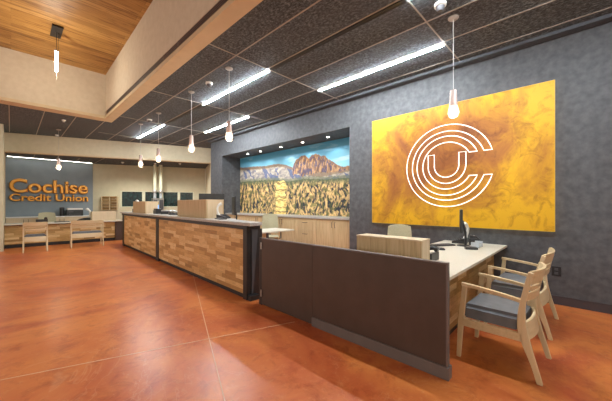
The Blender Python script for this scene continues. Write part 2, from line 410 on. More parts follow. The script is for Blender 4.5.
def pendant(x, y, zc, label, wide=1.0):
    t = thing('pendant_lamp', label, 'pendant lamp', (x, y, zc), group='glass teardrop pendants')
    bm = BM(); lathe(bm, [(0,0), (.062,0), (.062,-.012), (.05,-.022), (0,-.024)]); obj('canopy', bm, 'metaltrim', t, smooth=True)
    zb = 2.44 - zc
    bm = BM(); tube(bm, [(0,0,-.02), (0,0,zb+.33)], .004, 6); obj('cord', bm, 'cord', t)
    bm = BM(); lathe(bm, [(0,zb+.335), (.022,zb+.335), (.024,zb+.25), (.016,zb+.2), (0,zb+.2)]); obj('socket', bm, 'steel', t, smooth=True)
    bm = BM(); lathe(bm, [(.03,zb+.34), (.04,zb+.335), (.043,zb+.24), (.05,zb+.14), (.047,zb+.14), (.038,zb+.24), (.034,zb+.33)], 24); obj('lamp_shade', bm, 'shade', t, smooth=True)
    bm = BM(); n = 12
    for k in range(5):
        pass
    lathe(bm, [(.048,zb+.14), (.058*wide,zb+.10), (.066*wide,zb+.06), (.05*wide,zb+.012), (.02,zb), (0,zb)], 10); obj('crystal_tip', bm, 'crystal', t)
    bm = BM(); lathe(bm, [(0,zb+.025), (.014,zb+.03), (.021,zb+.06), (.016,zb+.10), (.009,zb+.14), (0,zb+.14)], 14); obj('bulb', bm, 'bulb', t, smooth=True)
    return t
pendants = [(2.58,4.31,'nearest of the four teardrop pendants over the teller counter'),
            (2.58,5.77,'second nearest teardrop pendant over the teller counter'),
            (2.60,7.71,'third teardrop pendant over the teller counter'),
            (2.60,9.14,'farthest teardrop pendant over the teller counter'),
            (1.03,11.66,'teardrop pendant in front of the copper lettering at the sign desk'),
            (3.81,1.14,'glass pendant hanging before the gold logo panel')]
for x, y, lab in pendants:
    p = pendant(x, y, CH, lab)
    ld = bpy.data.lights.new('pendant_glow', 'POINT'); ld.energy = 9; ld.color = (1,.82,.6); ld.shadow_soft_size = .04
    lo = bpy.data.objects.new('lamp_glow', ld); C.objects.link(lo); lo.parent = p; lo.location = (0,0,2.36-CH)
# tube pendant in the void
t = thing('tube_pendant', 'bright cylindrical pendant on a black plate under the pine ceiling', 'pendant lamp', (.65, 7.73, void_z(7.73)))
part('mounting_plate', t, 'black', (-.085,.085,-.25,.25,-.03,0))
bm = BM(); tube(bm, [(0,0,-.03),(.0,0,-.42)], .005, 6); tube(bm, [(.03,0,-.03),(.03,0,-.42)], .003, 6); obj('cord', bm, 'black', t)
bm = BM(); lathe(bm, [(0,-.82),(.026,-.82),(.026,-.43),(0,-.43)], 20); obj('tube', bm, 'tubelamp', t, smooth=True)
bm = BM(); lathe(bm, [(0,-.43),(.042,-.43),(.042,-.40),(0,-.40)], 20); obj('end_cap', bm, 'steel', t, smooth=True)
bm = BM(); tube(bm, [(0,0,-.82),(0,0,-1.0)], .0015, 6); obj('pull_cable', bm, 'cord', t)
ld = bpy.data.lights.new('tube_glow', 'POINT'); ld.energy = 20; ld.color = (1,.90,.72); ld.shadow_soft_size = .05
lo = bpy.data.objects.new('lamp_glow', ld); C.objects.link(lo); lo.parent = t; lo.location = (-.15,-.1,-.9)

# sign wall washer
t = thing('wall_washer', 'thin light strip washing the blue-grey sign wall from above', 'light', (0, 14.82, 3.10))
part('housing', t, 'metaltrim', (-.12, 2.4, -.04, .04, -.012, -.001)); part('diffuser', t, 'washer', (-.1, 2.38, -.012, .012, -.016, -.012))

def dome(x, y, z, label, cat, group=None, s=1.0, name='camera_dome'):
    t = thing(name, label, cat, (x, y, z), group=group)
    bm = BM(); lathe(bm, [(0,0), (.065*s,0), (.065*s,-.03*s), (.055*s,-.035*s), (0,-.036*s)]); obj('base', bm, 'white', t, smooth=True)
    bm = BM(); lathe(bm, [(.048*s,-.034*s), (.046*s,-.06*s), (.03*s,-.085*s), (0,-.09*s)], 16); obj('dome', bm, 'darkgrey' if name == 'camera_dome' else 'steel', t, smooth=True)
dome(2.62, 5.09, CH, 'white ceiling camera dome between the two nearest counter pendants', 'camera')
dome(3.44, 1.17, CH, 'white ceiling camera dome at the top edge, beside the gold panel pendant', 'camera')
dome(2.63, 8.48, CH, 'white ceiling camera dome near the two farthest counter pendants', 'camera')
dome(1.01, 10.23, CH, 'small sprinkler head in the dark tiles nearest the cream fascia', 'sprinkler', s=.7, name='ceiling_sprinkler')
dome(1.07, 12.6, CH, 'small sprinkler head in the dark tiles close to the beige beam', 'sprinkler', s=.8, name='ceiling_sprinkler')
for px_, (x, y) in enumerate([(3.2,13.6), (4.25,13.0), (5.0,12.3)]):
    dome(x, y, 3.10, ['small round downlight on the low ceiling above the mail slots', 'small round downlight on the low ceiling beside the pale tubes', 'small round downlight on the low ceiling right of the pale tubes'][px_], 'downlight', s=.8, name='ceiling_downlight')
    ld = bpy.data.lights.new('downlight_beam', 'SPOT'); ld.energy = 45; ld.color = (1,.96,.84); ld.spot_size = R(150); ld.spot_blend = .6; ld.shadow_soft_size = .05
    lo = bpy.data.objects.new('lamp_glow', ld); C.objects.link(lo); lo.parent = bpy.data.objects[-1] if False else None; lo.location = (x-.1, y-.3, 2.98)
# niche downlights
spots = [(8.1,'leftmost'), (7.4,'second from left'), (6.4,'third from left'), (5.5,'fourth from left'), (4.6,'rightmost')]
for y, w in spots:
    t = thing('niche_downlight', w + ' of the five round downlights over the mountain mural', 'downlight', (5.56, y, 3.07), group='niche downlights')
    bm = BM(); lathe(bm, [(0,0),(.05,0),(.05,-.008),(.036,-.012),(0,-.012)]); obj('ring', bm, 'white', t, smooth=True)
    bm = BM(); lathe(bm, [(0,-.012),(.033,-.012),(.03,-.016),(0,-.016)]); obj('lens', bm, 'spot', t, smooth=True)
    ld = bpy.data.lights.new('downlight_beam', 'SPOT'); ld.energy = 10; ld.color = (1,.95,.85); ld.spot_size = R(125); ld.spot_blend = .25; ld.shadow_soft_size = .03
    lo = bpy.data.objects.new('lamp_glow', ld); C.objects.link(lo); lo.parent = t; lo.location = (0,0,-.03)

# ------------------------------------------------------------------ the mural
def lerp_pts(pts, x):
    if x >= pts[0][0]: return pts[0][1]
    for (a, za), (b, zb) in zip(pts, pts[1:]):
        if a >= x >= b: return za + (zb-za)*(a-x)/(a-b)
    return pts[-1][1]
hill = [(9.14,2.74),(8.9,2.70),(8.15,2.68),(7.59,2.64),(7.28,2.66),(6.93,2.65),(6.59,2.58),(6.28,2.48),(5.8,2.3),(5.2,2.2),(4.6,2.25),(3.68,2.33)]
peak = [(6.5,2.2),(6.28,2.50),(6.15,2.69),(6.04,2.72),(5.94,2.78),(5.77,2.79),(5.68,2.72),(5.61,2.66),(5.53,2.75),(5.34,2.78),(5.22,2.74),(5.16,2.68),(5.02,2.70),(4.91,2.58),(4.77,2.51),(4.57,2.39),(4.41,2.32),(4.19,2.35),(3.68,2.38)]
forest = [(9.14,2.18),(8.15,2.18),(7.07,2.15),(6.5,2.06),(5.73,2.10),(4.98,2.04),(3.68,2.02)]
def fb(x, y, z=0, o=4): return noise.fractal(Vector((x, y, z)), .8, 2.1, o)
def mixc(a, b, t): t = max(0, min(1, t)); return tuple(p+(q-p)*t for p, q in zip(a, b))
def mural_col(y, z):
    yj = y + .02*fb(y*6, z*6, 3)
    hz = lerp_pts(hill, y) + .015*fb(y*9, 1); pz = lerp_pts(peak, y) + .022*fb(y*16, 2); fz = lerp_pts(forest, y) + .03*fb(y*10, 5)
    # standing rock pillar in front
    cx = 6.84 + .04*fb(z*5, 7); hwid = .245 + .03*fb(z*9, 9)
    if z < 2.09 + .05*fb(y*6, 11) and abs(y-cx) < hwid:
        n = fb(y*7, z*16, 4); c = mixc((.62,.44,.14), (1.0,.84,.44), .65+.8*n)
        band = fb(1, z*13 + .6*fb(y*4, z*4), 8)
        if band < -.28: c = mixc(c, (.26,.17,.09), .7)
        return c
    if z > max(hz, pz):
        t = (z-2.4)/.6; c = mixc((.40,.70,.82), (.14,.44,.64), t)
        cl = fb(y*.9+4, z*3.4, 6) - .25
        if y < 5.0: cl += .35*max(0, 1-abs(z-2.6)/.25)
        return mixc(c, (.85,.93,.95), (cl-.12)*.9)
    if z > fz:
        if z < pz and pz > hz - .02 and z > 2.22 + .1*fb(y*3, 4):
            n = fb(y*11, z*4.5, 2, 5); c = mixc((.24,.15,.11), (.66,.44,.25), .5+1.3*n)
            if fb(y*14+z*3, z*5, 9) < -.15: c = mixc(c, (.12,.11,.22), .8)
            if z > pz - .06: c = mixc(c, (.40,.24,.12), .5)
            return c
        n = fb(y*7 + z*4.5, z*9, 12, 5); c = mixc((.30,.28,.30), (.62,.56,.46), .5+.9*n)
        sh = fb(y*3.4 - z*3.0, z*2.4, 14, 4)
        if sh < -.20: c = mixc(c, (.12,.17,.34), .75)
        if z > hz - .09: c = mixc(c, (.34,.25,.17), .75)
        if z < fz + .07: c = mixc(c, (.24,.27,.17), .6)
        return c
    d = (fz - z)
    wy = y + .10*fb(y*2.2, z*2.2, 31, 3); n = .75*fb(wy*10, z*3.4, 20, 5) + .6*fb(wy*24, z*10, 21, 3)
    c = mixc((.26,.18,.10), (.90,.68,.36), .48 + 1.0*n)
    if n < -.08: c = mixc(c, (.045,.055,.085), min(1, (-n-.08)*6+.3))
    if fb(y*7, z*7, 23, 4) > .22: c = mixc(c, (.17,.19,.07), .65)
    if d < .13: c = mixc(c, (.15,.19,.11), 1-d/.16)
    return c
def make_mural():
    y0, y1, z0, z1 = 3.69, 9.13, 1.05, 3.06; nx, nz = 400, 150
    verts = []; cols = []
    for j in range(nz+1):
        for i in range(nx+1):
            y = y0+(y1-y0)*i/nx; z = z0+(z1-z0)*j/nz
            verts.append((5.93, y, z)); cols.append(mural_col(y, z))
    faces = [(j*(nx+1)+i, (j+1)*(nx+1)+i, (j+1)*(nx+1)+i+1, j*(nx+1)+i+1) for j in range(nz) for i in range(nx)]
    k = len(verts)
    verts += [(5.948,y0,z0),(5.948,y1,z0),(5.948,y1,z1),(5.948,y0,z1)]; cols += [(.2,.2,.2)]*4
    a, b, c, d = 0, nx, nz*(nx+1)+nx, nz*(nx+1)
    faces += [(a,b,k+1,k),(b,c,k+2,k+1),(c,d,k+3,k+2),(d,a,k,k+3)]
    me = bpy.data.meshes.new('mural'); me.from_pydata(verts, [], faces)
    ca = me.color_attributes.new('print', 'FLOAT_COLOR', 'POINT')
    ca.data.foreach_set('color', [v for c in cols for v in (*[max(0, k)**1.4 for k in c], 1)])
    m, nt, bs = new_mat('printed_mural')
    at = nt.nodes.new('ShaderNodeAttribute'); at.attribute_name = 'print'
    nt.links.new(at.outputs['Color'], bs.inputs['Base Color']); bs.inputs['Roughness'].default_value = .5
    me.materials.append(m)
    o = bpy.data.objects.new('mural', me); C.objects.link(o)
    tag(o, 'wide printed mural of desert mountains and rock spires filling the niche', 'mural')
make_mural()

# ------------------------------------------------------------------ gold logo panel
t = thing('logo_panel', 'large patinated gold panel with white outlined C and U emblem', 'wall panel', (XW, 1.68, 2.025))
part('panel', t, ['gold'], (-.06, -.045, -1.42, 1.39, -1.03, 1.03))
part('edge_frame', t, 'goldedge', (-.063, -.04, -1.425, -1.42, -1.033, 1.033), (-.063, -.04, 1.39, 1.395, -1.033, 1.033), (-.063, -.04, -1.42, 1.39, 1.03, 1.034), (-.063, -.04, -1.42, 1.39, -1.034, -1.03))
part('backlight', t, 'halo', (-.04, -.01, -1.40, 1.37, -1.0, 1.0))
CY, CZ = 1.645-1.68, 2.018-2.025
def arc(r, a0, a1, n=48): return [(-.066, CY + r*math.cos(a0+(a1-a0)*i/n), CZ + r*math.sin(a0+(a1-a0)*i/n)) for i in range(n+1)]
# angle 0 points along +y, which is left when facing the wall
g = .19
def band(ro, ri):
    ao, ai = PI - math.asin(g/ro), PI - math.asin(g/ri)
    return arc(ro, -ao, ao) + arc(ri, ai, -ai)
bm = BM(); tube(bm, band(.692,.585), .0075, 6, True); obj('outer_letter_c', bm, 'neon', t)
bm = BM(); tube(bm, band(.500,.395), .0075, 6, True); obj('inner_letter_c', bm, 'neon', t)
zt = .205
ul = [(-.066, CY+.30, CZ+zt)] + arc(.30, 0, -PI, 24) + [(-.066, CY-.30, CZ+zt), (-.066, CY-.195, CZ+zt)] + arc(.195, -PI, 0, 24) + [(-.066, CY+.195, CZ+zt)]
bm = BM(); tube(bm, ul, .0075, 6, True); obj('letter_u', bm, 'neon', t)

# ------------------------------------------------------------------ raised lettering
def lettering(text, x0, x1, z0, cap, label):
    t = thing('raised_sign', label, 'sign', (x0, 15.05, z0), group='copper lettering on the blue-grey wall')
    def tob(s):
        cu = bpy.data.curves.new('letter', 'FONT'); cu.body = s; cu.size = 1; cu.offset = 0; cu.bevel_depth = .036; cu.bevel_resolution = 0; cu.extrude = .0
        o = bpy.data.objects.new('letter', cu); C.objects.link(o); return o
    def xmax(s):
        o = tob(s); bpy.context.view_layer.update()
        r = (min(c[0] for c in o.bound_box), max(c[0] for c in o.bound_box), max(c[1] for c in o.bound_box))
        cu = o.data; bpy.data.objects.remove(o); bpy.data.curves.remove(cu); return r
    a = xmax(text); capz = xmax('C')[2]; sx = (x1-x0)/(a[1]-a[0]); sz = cap/capz
    for i, ch in enumerate(text):
        if ch == ' ': continue
        adv = xmax(text[:i+1])[1] - xmax(ch)[1]
        o = tob(ch); o.data.extrude = .02
        bpy.context.view_layer.update()
        dg = bpy.context.evaluated_depsgraph_get()
        me = bpy.data.meshes.new_from_object(o.evaluated_get(dg)); cu = o.data; bpy.data.objects.remove(o); bpy.data.curves.remove(cu)
        for v in me.vertices: v.co = Vector(((v.co.x+adv-a[0])*sx, -.07-v.co.z*1.0, v.co.y*sz))
        me.flip_normals() if False else None
        me.materials.clear(); me.materials.append(M['copper'])
        p = bpy.data.objects.new('letter', me); C.objects.link(p); p.parent = t
    for x in [(x1-x0)*(k+.3)/6 for k in range(6)]: part('mounting_pin', t, 'black', (x, x+.02, -.026, -.001, cap*.4, cap*.4+.03))
lettering('Cochise', -.05, 2.26, 1.815, .50, 'large raised copper lettering reading Cochise')
lettering('Credit Union', -.05, 2.27, 1.49, .27, 'smaller raised copper lettering reading Credit Union')

# ------------------------------------------------------------------ teller counter (local y runs along it, x is depth)
AR = -math.atan2(.24, 7.53)
def cl(x, y):   # counter-local to world
    c, s = math.cos(AR), math.sin(AR); return (2.34+x*c-y*s, 3.42+x*s+y*c)
t = thing('teller_counter', 'long teller counter clad in wood blocks with grey stone top', 'counter', (2.34, 3.42, 0), AR)
part('body', t, 'black', (.05, .20, .06, 7.47, .0, 1.04))
part('toe_kick', t, 'black', (.02, .05, .02, 7.5, 0, .07))
part('wood_panel', t, 'blocks', (.0, .05, .10, 3.86, .07, 1.005))
part('wood_panel', t, 'blocks', (.0, .05, 4.06, 7.33, .07, 1.005))
part('post', t, 'black', (-.012, .06, 0, .10, .0, 1.005), bevel=.003)
part('post', t, 'black', (-.012, .06, 3.86, 4.06, .0, 1.005), bevel=.003)
part('post', t, 'black', (-.012, .06, 7.33, 7.53, .0, 1.005), bevel=.003)
part('top_rail', t, 'black', (-.03, .20, -.03, 7.53, 1.005, 1.065), bevel=.004)
bm = BM(); prism(bm, [(-.07,-.17), (.165,-.13), (.26,.75), (.40,1.0), (.40,7.58), (-.07,7.58)], 1.065, 1.11, 'z'); obj('countertop', bm, 'stone', t, bevel=.004)
bm = BM(); prism(bm, [(.065,.07), (.085,.07), (.17,1.005), (.065,1.005)], -.02, .0, 'y'); obj('end_bracket', bm, 'graphite', t, bevel=.002)  # paler than the end panel: its lit face is put into the colour
part('end_panel', t, 'black', (.06, .255, .0, .06, 0, 1.005))
part('base_foot', t, 'black', (.0, .16, -.08, .02, 0, .07))

def screen_box(x, y, z, rz, w, l, h, label):
    t = thing('counter_screen', label, 'screen box', (x, y, z), rz)
    part('long_face', t, 'laminate', (0, .025, 0, l, 0, h)); part('long_face', t, 'laminate', (w-.025, w, 0, l, 0, h))
    part('end_face', t, 'laminate_pale', (.025, w-.025, 0, .025, 0, h)); part('end_face', t, 'laminate_pale', (.025, w-.025, l-.025, l, 0, h))
    part('top', t, 'laminate_pale', (-.002, w+.002, -.002, l+.002, h, h+.012))
x, y = cl(.05, 1.42); screen_box(x, y, 1.11, AR, .34, 1.38, .33, 'striped oak screen box on the near half of the teller counter')
x, y = cl(.02, 5.05); screen_box(x, y, 1.11, AR, .34, 1.25, .32, 'striped oak screen box on the far half of the teller counter')
screen_box(2.605, 1.05, .752, 0, .2, .70, .272, 'pale oak screen box on the desk behind the brown partition')

# ------------------------------------------------------------------ partition and gate
t = thing('partition', 'low dark brown partition with grey plinth beside the front desk', 'partition', (2.36, .748, 0))
part('panel', t, 'brownpanel', (0, .045, .012, 1.43, .1, .895)); part('end_cap', t, 'edge', (-.002, .047, 0, .012, .1, .897))
part('top_cap', t, 'edge', (-.003, .048, 0, 1.43, .897, .91), bevel=.002); part('plinth', t, 'edge', (-.016, .06, -.014, 1.43, 0, .10), bevel=.002)
t = thing('gate', 'dark brown hinged half-height gate between partition and teller counter', 'gate', (2.365, 3.15, 0))
part('leaf', t, 'brownpanel', (0, .04, -.965, -.03, .012, .90)); part('top_cap', t, 'edge', (-.002, .042, -.965, -.03, .90, .91)); part('hinge_post', t, 'black', (.0, .04, -.03, .03, 0, .91))
for z in (.12, .76):
    bm = BM(); lathe(bm, [(0,z),(.012,z),(.012,z+.09),(0,z+.09)], 10, -.008, -.03); obj('hinge', bm, 'steel', t, smooth=True)

# ------------------------------------------------------------------ front desk by the gold panel
t = thing('reception_desk', 'low off-white topped desk with wood block front below the gold panel', 'desk', (2.43, .8, 0))
bm = BM(); box(bm, 0, 2.755, 0, .89, .72, .75); obj('desktop', bm, 'offwhite', t, bevel=.004)
part('wood_front', t, 'blocks_x', (0, 2.75, .17, .21, .07, .71)); part('toe_kick', t, 'black', (0, 2.75, .19, .22, 0, .07))
part('rail', t, 'black', (0, 2.75, .15, .60, .70, .72)); part('end_leg', t, 'brownpanel', (0, .03, .21, .86, 0, .70)); part('end_leg', t, 'brownpanel', (2.70, 2.73, .21, .86, 0, .70))

# teller wing desk behind the gate
t = thing('wing_desk', 'off-white desk wing jutting behind the gate near the niche cabinets', 'desk', (3.05, 5.03, 0))
part('desktop', t, 'offwhite', (0, 1.75, 0, .7, .72, .75), bevel=.004); part('modesty_panel', t, 'laminate', (.03, .95, .08, .10, .05, .72)); part('leg', t, 'graphite', (.95, 1.0, .05, .65, 0, .72)); part('leg', t, 'graphite', (0, .03, .05, .65, 0, .72))
# back desk run behind the counter (staff side)
t = thing('staff_desk', 'off-white staff work surface along the back of the teller counter', 'desk', (*cl(.43, 2.4), 0), AR)
part('desktop', t, 'offwhite', (0, .62, 0, 5.0, .86, .89)); part('side_panel', t, 'laminate', (0, .6, 0, .03, 0, .86)); part('side_panel', t, 'laminate', (0, .6, 4.97, 5.0, 0, .86)); part('side_panel', t, 'laminate', (0, .6, 2.48, 2.51, 0, .86))

# ------------------------------------------------------------------ niche cabinets
def handle(bm, x, y, z0, z1):
    tube(bm, [(x,y,z0),(x-.03,y,z0+.008),(x-.03,y,z1-.008),(x,y,z1)], .006, 6)
cabs = [(3.69, 4.80, 'doors', 'oak two-door base cabinet at the right end of the mural niche'),
        (4.80, 5.60, 'drawers', 'oak drawer base cabinet in the middle of the mural niche'),
        (5.60, 6.70, 'doors', 'oak two-door base cabinet left of the drawer cabinet'),
        (6.70, 7.90, 'doors', 'oak two-door base cabinet second from the left in the niche'),
        (7.90, 9.13, 'doors', 'oak two-door base cabinet at the far left end of the niche')]
for y0, y1, kind, lab in cabs:
    t = thing('base_cabinet', lab, 'cabinet', (5.35, y0, 0), group='cabinets under the mural')
    w = y1-y0
    part('body', t, 'laminate', (.02, .57, .003, w-.003, .08, 1.0)); part('toe_kick', t, 'black', (.06, .5, .01, w-.01, 0, .08))
    if kind == 'doors':
        for s in (0, 1):
            d = part('door', t, 'laminate', (0, .02, s*w/2+.003+.001, (s+1)*w/2-.003, .09, .985), bevel=.001)
            bm = BM(); yy = w/2 + (.045 if s else -.045); handle(bm, 0, yy, .80, .94); obj('handle', bm, 'black', d)
    else:
        for z0, z1 in ((.70,.985), (.40,.69), (.09,.39)):
            d = part('drawer', t, 'laminate', (0, .02, .13, w-.13, z0, z1), bevel=.001)
            zc = z1-.10; bm = BM(); tube(bm, [(0,w/2-.08,zc),(-.03,w/2-.075,zc),(-.03,w/2+.075,zc),(0,w/2+.08,zc)], .006, 6); obj('handle', bm, 'black', d)
        part('filler', t, 'laminate', (0, .02, .004, .125, .09, .985)); part('filler', t, 'laminate', (0, .02, w-.125, w-.004, .09, .985))
o = part('niche_worktop', None, 'stone', (5.32, 5.945, 3.685, 9.135, 1.0, 1.048), bevel=.003); tag(o, 'long grey worktop over the niche cabinets', 'worktop')

# ------------------------------------------------------------------ chairs
def visitor_chair(x, y, rz, w, label, cat='chair', name='visitor_chair'):
    t = thing(name, label, cat, (x, y, 0), rz, group='maple visitor chairs')
    h = w/2
    cl_ = smooth_line([(-.285,0),(-.25,.13),(-.205,.27),(-.175,.40),(-.175,.55),(-.20,.70),(-.232,.84)], 5)
    hw_ = [.014+.013*math.exp(-((z-.36)/.16)**2)+.004 for _, z in cl_]
    def yb(z):
        for (a, za), (b, zb) in zip(cl_, cl_[1:]):
            if za <= z <= zb: return a+(b-a)*(z-za)/(zb-za+1e-9)
        return cl_[-1][0]
    for s in (-1, 1):
        bm = BM(); strap(bm, cl_, hw_, 'x', s*h-(.03 if s > 0 else 0), s*h+(.03 if s < 0 else 0)); obj('rear_leg', bm, 'maple', t, bevel=.004, smooth=False)
        bm = BM(); strap(bm, [(.285,0),(.268,.3),(.235,.645)], [.016,.022,.02], 'x', s*h-(.032 if s > 0 else 0), s*h+(.032 if s < 0 else 0)); obj('front_leg', bm, 'maple', t, bevel=.004)
        ar = smooth_line([(-.19,.60),(-.05,.624),(.12,.644),(.262,.655)], 4)
        bm = BM(); strap(bm, ar, [.013]*len(ar), 'x', s*h-(.042 if s > 0 else -.006), s*h+(.042 if s < 0 else -.006)); obj('armrest', bm, 'maple_x', t, bevel=.004)
        part('side_rail', t, 'maple_x', ((s*h-(.028 if s > 0 else 0)), (s*h+(.028 if s < 0 else 0)), -.18, .26, .29, .355), bevel=.003)
    part('front_rail', t, 'maple_x', (-h+.03, h-.03, .235, .26, .30, .36), bevel=.003)
    def curved(z0, z1, bow, th=.02, name='back_slat'):
        bm = BM(); n = 12; rows = []
        for i in range(n+1):
            q = -1+2*i/n; xx = q*(h-.028); off = -bow*(1-q*q)
            rows.append([bm.verts.new((xx, yb(z)+off+d, z)) for z, d in ((z0,th/2),(z1,th/2),(z1,-th/2),(z0,-th/2))])
        for a, b in zip(rows, rows[1:]):
            for k in range(4): bm.faces.new([a[k], a[(k+1)%4], b[(k+1)%4], b[k]])
        bm.faces.new(rows[0]); bm.faces.new(rows[-1][::-1])
        obj(name, bm, 'maple_x', t, bevel=.003)
    curved(.738, .850, .05, .022, 'crest_rail'); curved(.688, .722, .05); curved(.605, .670, .05)
    curved(.30, .43, .035, .022, 'rear_rail')
    bm = BM(); box(bm, -h+.034, h-.034, -.165, .262, .362, .475); bmesh.ops.bevel(bm, geom=[e for e in bm.edges if min(v.co.z for v in e.verts) > .4 or abs(e.verts[0].co.z-e.verts[1].co.z) > .05], offset=.03, segments=3, affect='EDGES')
    for v in bm.verts:
        if v.co.z > .47: v.co.z += .012*(1-(v.co.x/h)**2)
    obj('seat_cushion', bm, 'cushion', t, smooth=True)
    return t
visitor_chair(3.06, .50, R(-2), .56, 'maple armchair with grey seat, nearest in the photo, at the low desk')
visitor_chair(4.15, .50, R(-1), .76, 'wider maple armchair with grey seat, between near chair and slate wall')
visitor_chair(.50, 11.50, R(-2), .53, 'maple armchair at the left end of the sign desk')
visitor_chair(1.73, 11.62, R(-4), .84, 'wide two-person maple seat at the sign desk', 'bench', 'visitor_loveseat')

def office_chair(x, y, rz, label, top=1.06, w=.46):
    t = thing('office_chair', label, 'office chair', (x, y, 0), rz, group='olive cream office chairs')
    bm = BM(); n = 8; rows = []
    for i in range(n+1):
        q = -1+2*i/n; col = []
        for k in range(6):
            f = k/5; z = .56+(top-.56)*f; ww = w/2*(1-.12*f*f)*(.92 if k in (0,) else 1)
            col.append((q*ww, -.22-.06*f+.05*q*q, z-(.03*q*q if k == 5 else 0)))
        rows.append(col)
    for d in (0, -.03):
        pass
    F = [[bm.verts.new(p) for p in c] for c in rows]; B = [[bm.verts.new((p[0], p[1]-.03, p[2])) for p in c] for c in rows]
    for a, b in zip(F, F[1:]):
        for k in range(5): bm.faces.new([a[k], a[k+1], b[k+1], b[k]])
    for a, b in zip(B, B[1:]):
        for k in range(5): bm.faces.new([a[k], b[k], b[k+1], a[k+1]])
    for i in range(n):
        bm.faces.new([F[i][0], F[i+1][0], B[i+1][0], B[i][0]]); bm.faces.new([F[i][5], B[i][5], B[i+1][5], F[i+1][5]])
    for k in range(5):
        bm.faces.new([F[0][k], B[0][k], B[0][k+1], F[0][k+1]]); bm.faces.new([F[n][k], F[n][k+1], B[n][k+1], B[n][k]])
    obj('backrest', bm, 'chairback', t, smooth=True)
    part('seat', t, 'chairback', (-.24, .24, -.22, .24, .44, .52), bevel=.03)
    bm = BM(); tube(bm, [(-.02,-.05,.42),(0,-.27,.42),(0,-.31,.6),(0,-.32,top-.12)], .016, 8); obj('back_support', bm, 'blackplastic', t, smooth=True)
    for s in (-1, 1):
        bm = BM(); tube(bm, [(s*.22,0,.44),(s*.29,0,.46),(s*.29,-.02,.66)], .014, 8); box(bm, s*.29-.035, s*.29+.035, -.14, .12, .66, .69); obj('armrest', bm, 'blackplastic', t)
    bm = BM(); lathe(bm, [(0,.08),(.03,.08),(.03,.25),(.02,.25),(.02,.44),(0,.44)], 12); obj('gas_stem', bm, 'steel', t, smooth=True)
    bm = BM()
    for k in range(5):
        a = 2*PI*k/5; tube(bm, [(0,0,.11),(.28*math.cos(a),.28*math.sin(a),.075)], [.024,.014], 6)
    obj('star_base', bm, 'blackplastic', t)
    for k in range(5):
        a = 2*PI*k/5; bm = BM(); cx, cy = .28*math.cos(a), .28*math.sin(a)
        prism(bm, [(cy+.028*math.cos(q*PI/6), .03+.028*math.sin(q*PI/6)) for q in range(12)], cx-.012, cx+.012, 'x'); box(bm, cx-.008, cx+.008, cy-.008, cy+.008, .05, .085); obj('castor', bm, 'blackplastic', t)
office_chair(4.27, 2.06, R(118), 'cream office chair at the staff side of the low desk by the gold panel', 1.03, .40)
office_chair(4.84, 6.02, R(141), 'cream office chair between the desk wing and the niche cabinets', 1.10)
office_chair(.93, 13.7, R(185), 'cream office chair behind the sign desk', 1.07, .5)

# ------------------------------------------------------------------ desk things
def monitor(x, y, z, rz, label, w=.52, h=.32, lift=.16):
    t = thing('monitor', label, 'monitor', (x, y, z), rz)
    part('housing', t, 'blackplastic', (-w/2, w/2, -.02, .014, lift, lift+h), bevel=.005); part('screen', t, 'black', (-w/2+.012, w/2-.012, .014, .017, lift+.014, lift+h-.012))
    bm = BM(); tube(bm, [(0,-.06,.01),(0,-.06,lift),(0,-.02,lift+h*.5)], .016, 8); obj('stand', bm, 'blackplastic', t, smooth=True)
    bm = BM(); lathe(bm, [(0,0),(.09,0),(.08,.012),(0,.016)], 20, 0, -.03); obj('foot', bm, 'blackplastic', t, smooth=True)
def phone(x, y, z, rz, label, hs='blackplastic', s=1.0, up=False):
    t = thing('desk_phone', label, 'telephone', (x, y, z), rz)
    bm = BM(); prism(bm, [(-.10*s,0),(.10*s,0),(.10*s,.085*s),(-.10*s,.03*s)], -.11*s, .09*s, 'x'); obj('base', bm, 'blackplastic', t, bevel=.006)
    bm = BM()
    for i in range(3):
        for j in range(4): box(bm, (-.02+i*.03)*s, (.0+i*.03)*s, (-.08+j*.03)*s, (-.062+j*.03)*s, (.04+j*.008)*s, (.052+j*.009)*s)
    obj('keypad', bm, 'darkgrey', t)
    bm = BM()
    if up: pts = [(-.07*s,.06*s,.05*s),(-.08*s,.09*s,.14*s),(-.06*s,.10*s,.24*s),(0,.06*s,.30*s)]
    else: pts = [(-.075*s,-.10*s,.055*s),(-.075*s,-.06*s,.085*s),(-.075*s,.05*s,.115*s),(-.075*s,.10*s,.095*s)]
    pts = smooth_line(pts, 4); n = len(pts)
    tube(bm, pts, [(.030 if i < 3 or i > n-4 else .02)*s for i in range(n)], 10); obj('handset', bm, hs, t, smooth=True)
def keyboard(x, y, z, rz, label):
    t = thing('keyboard', label, 'keyboard', (x, y, z), rz)
    part('base', t, 'blackplastic', (-.2,.2,-.07,.07,0,.016), bevel=.004)
    part('keys', t, 'darkgrey', *[(-.19+i*.0255, -.169+i*.0255, -.06+j*.025, -.04+j*.025, .016, .022) for i in range(15) for j in range(5)])
def printer(x, y, z, rz, label, w=.16, d=.2, h=.16, top='blackplastic'):
    t = thing('receipt_printer', label, 'printer', (x, y, z), rz)
    part('body', t, 'blackplastic', (-w/2,w/2,-d/2,d/2,0,h*.7), bevel=.008)
    bm = BM(); prism(bm, [(-d/2+.01,h*.7),(d/2-.01,h*.7),(d/2-.01,h),(-d/2+.05,h*.93)], -w/2+.006, w/2-.006, 'x'); obj('lid', bm, top, t, bevel=.004)
    part('paper_slot', t, 'white', (-w/2+.03,w/2-.03,-d/2+.07,-d/2+.08,h*.9,h*.99))
    part('front_button', t, 'screenglow', (-w/2+.02,-w/2+.035,-d/2-.002,-d/2+.002,h*.4,h*.46))
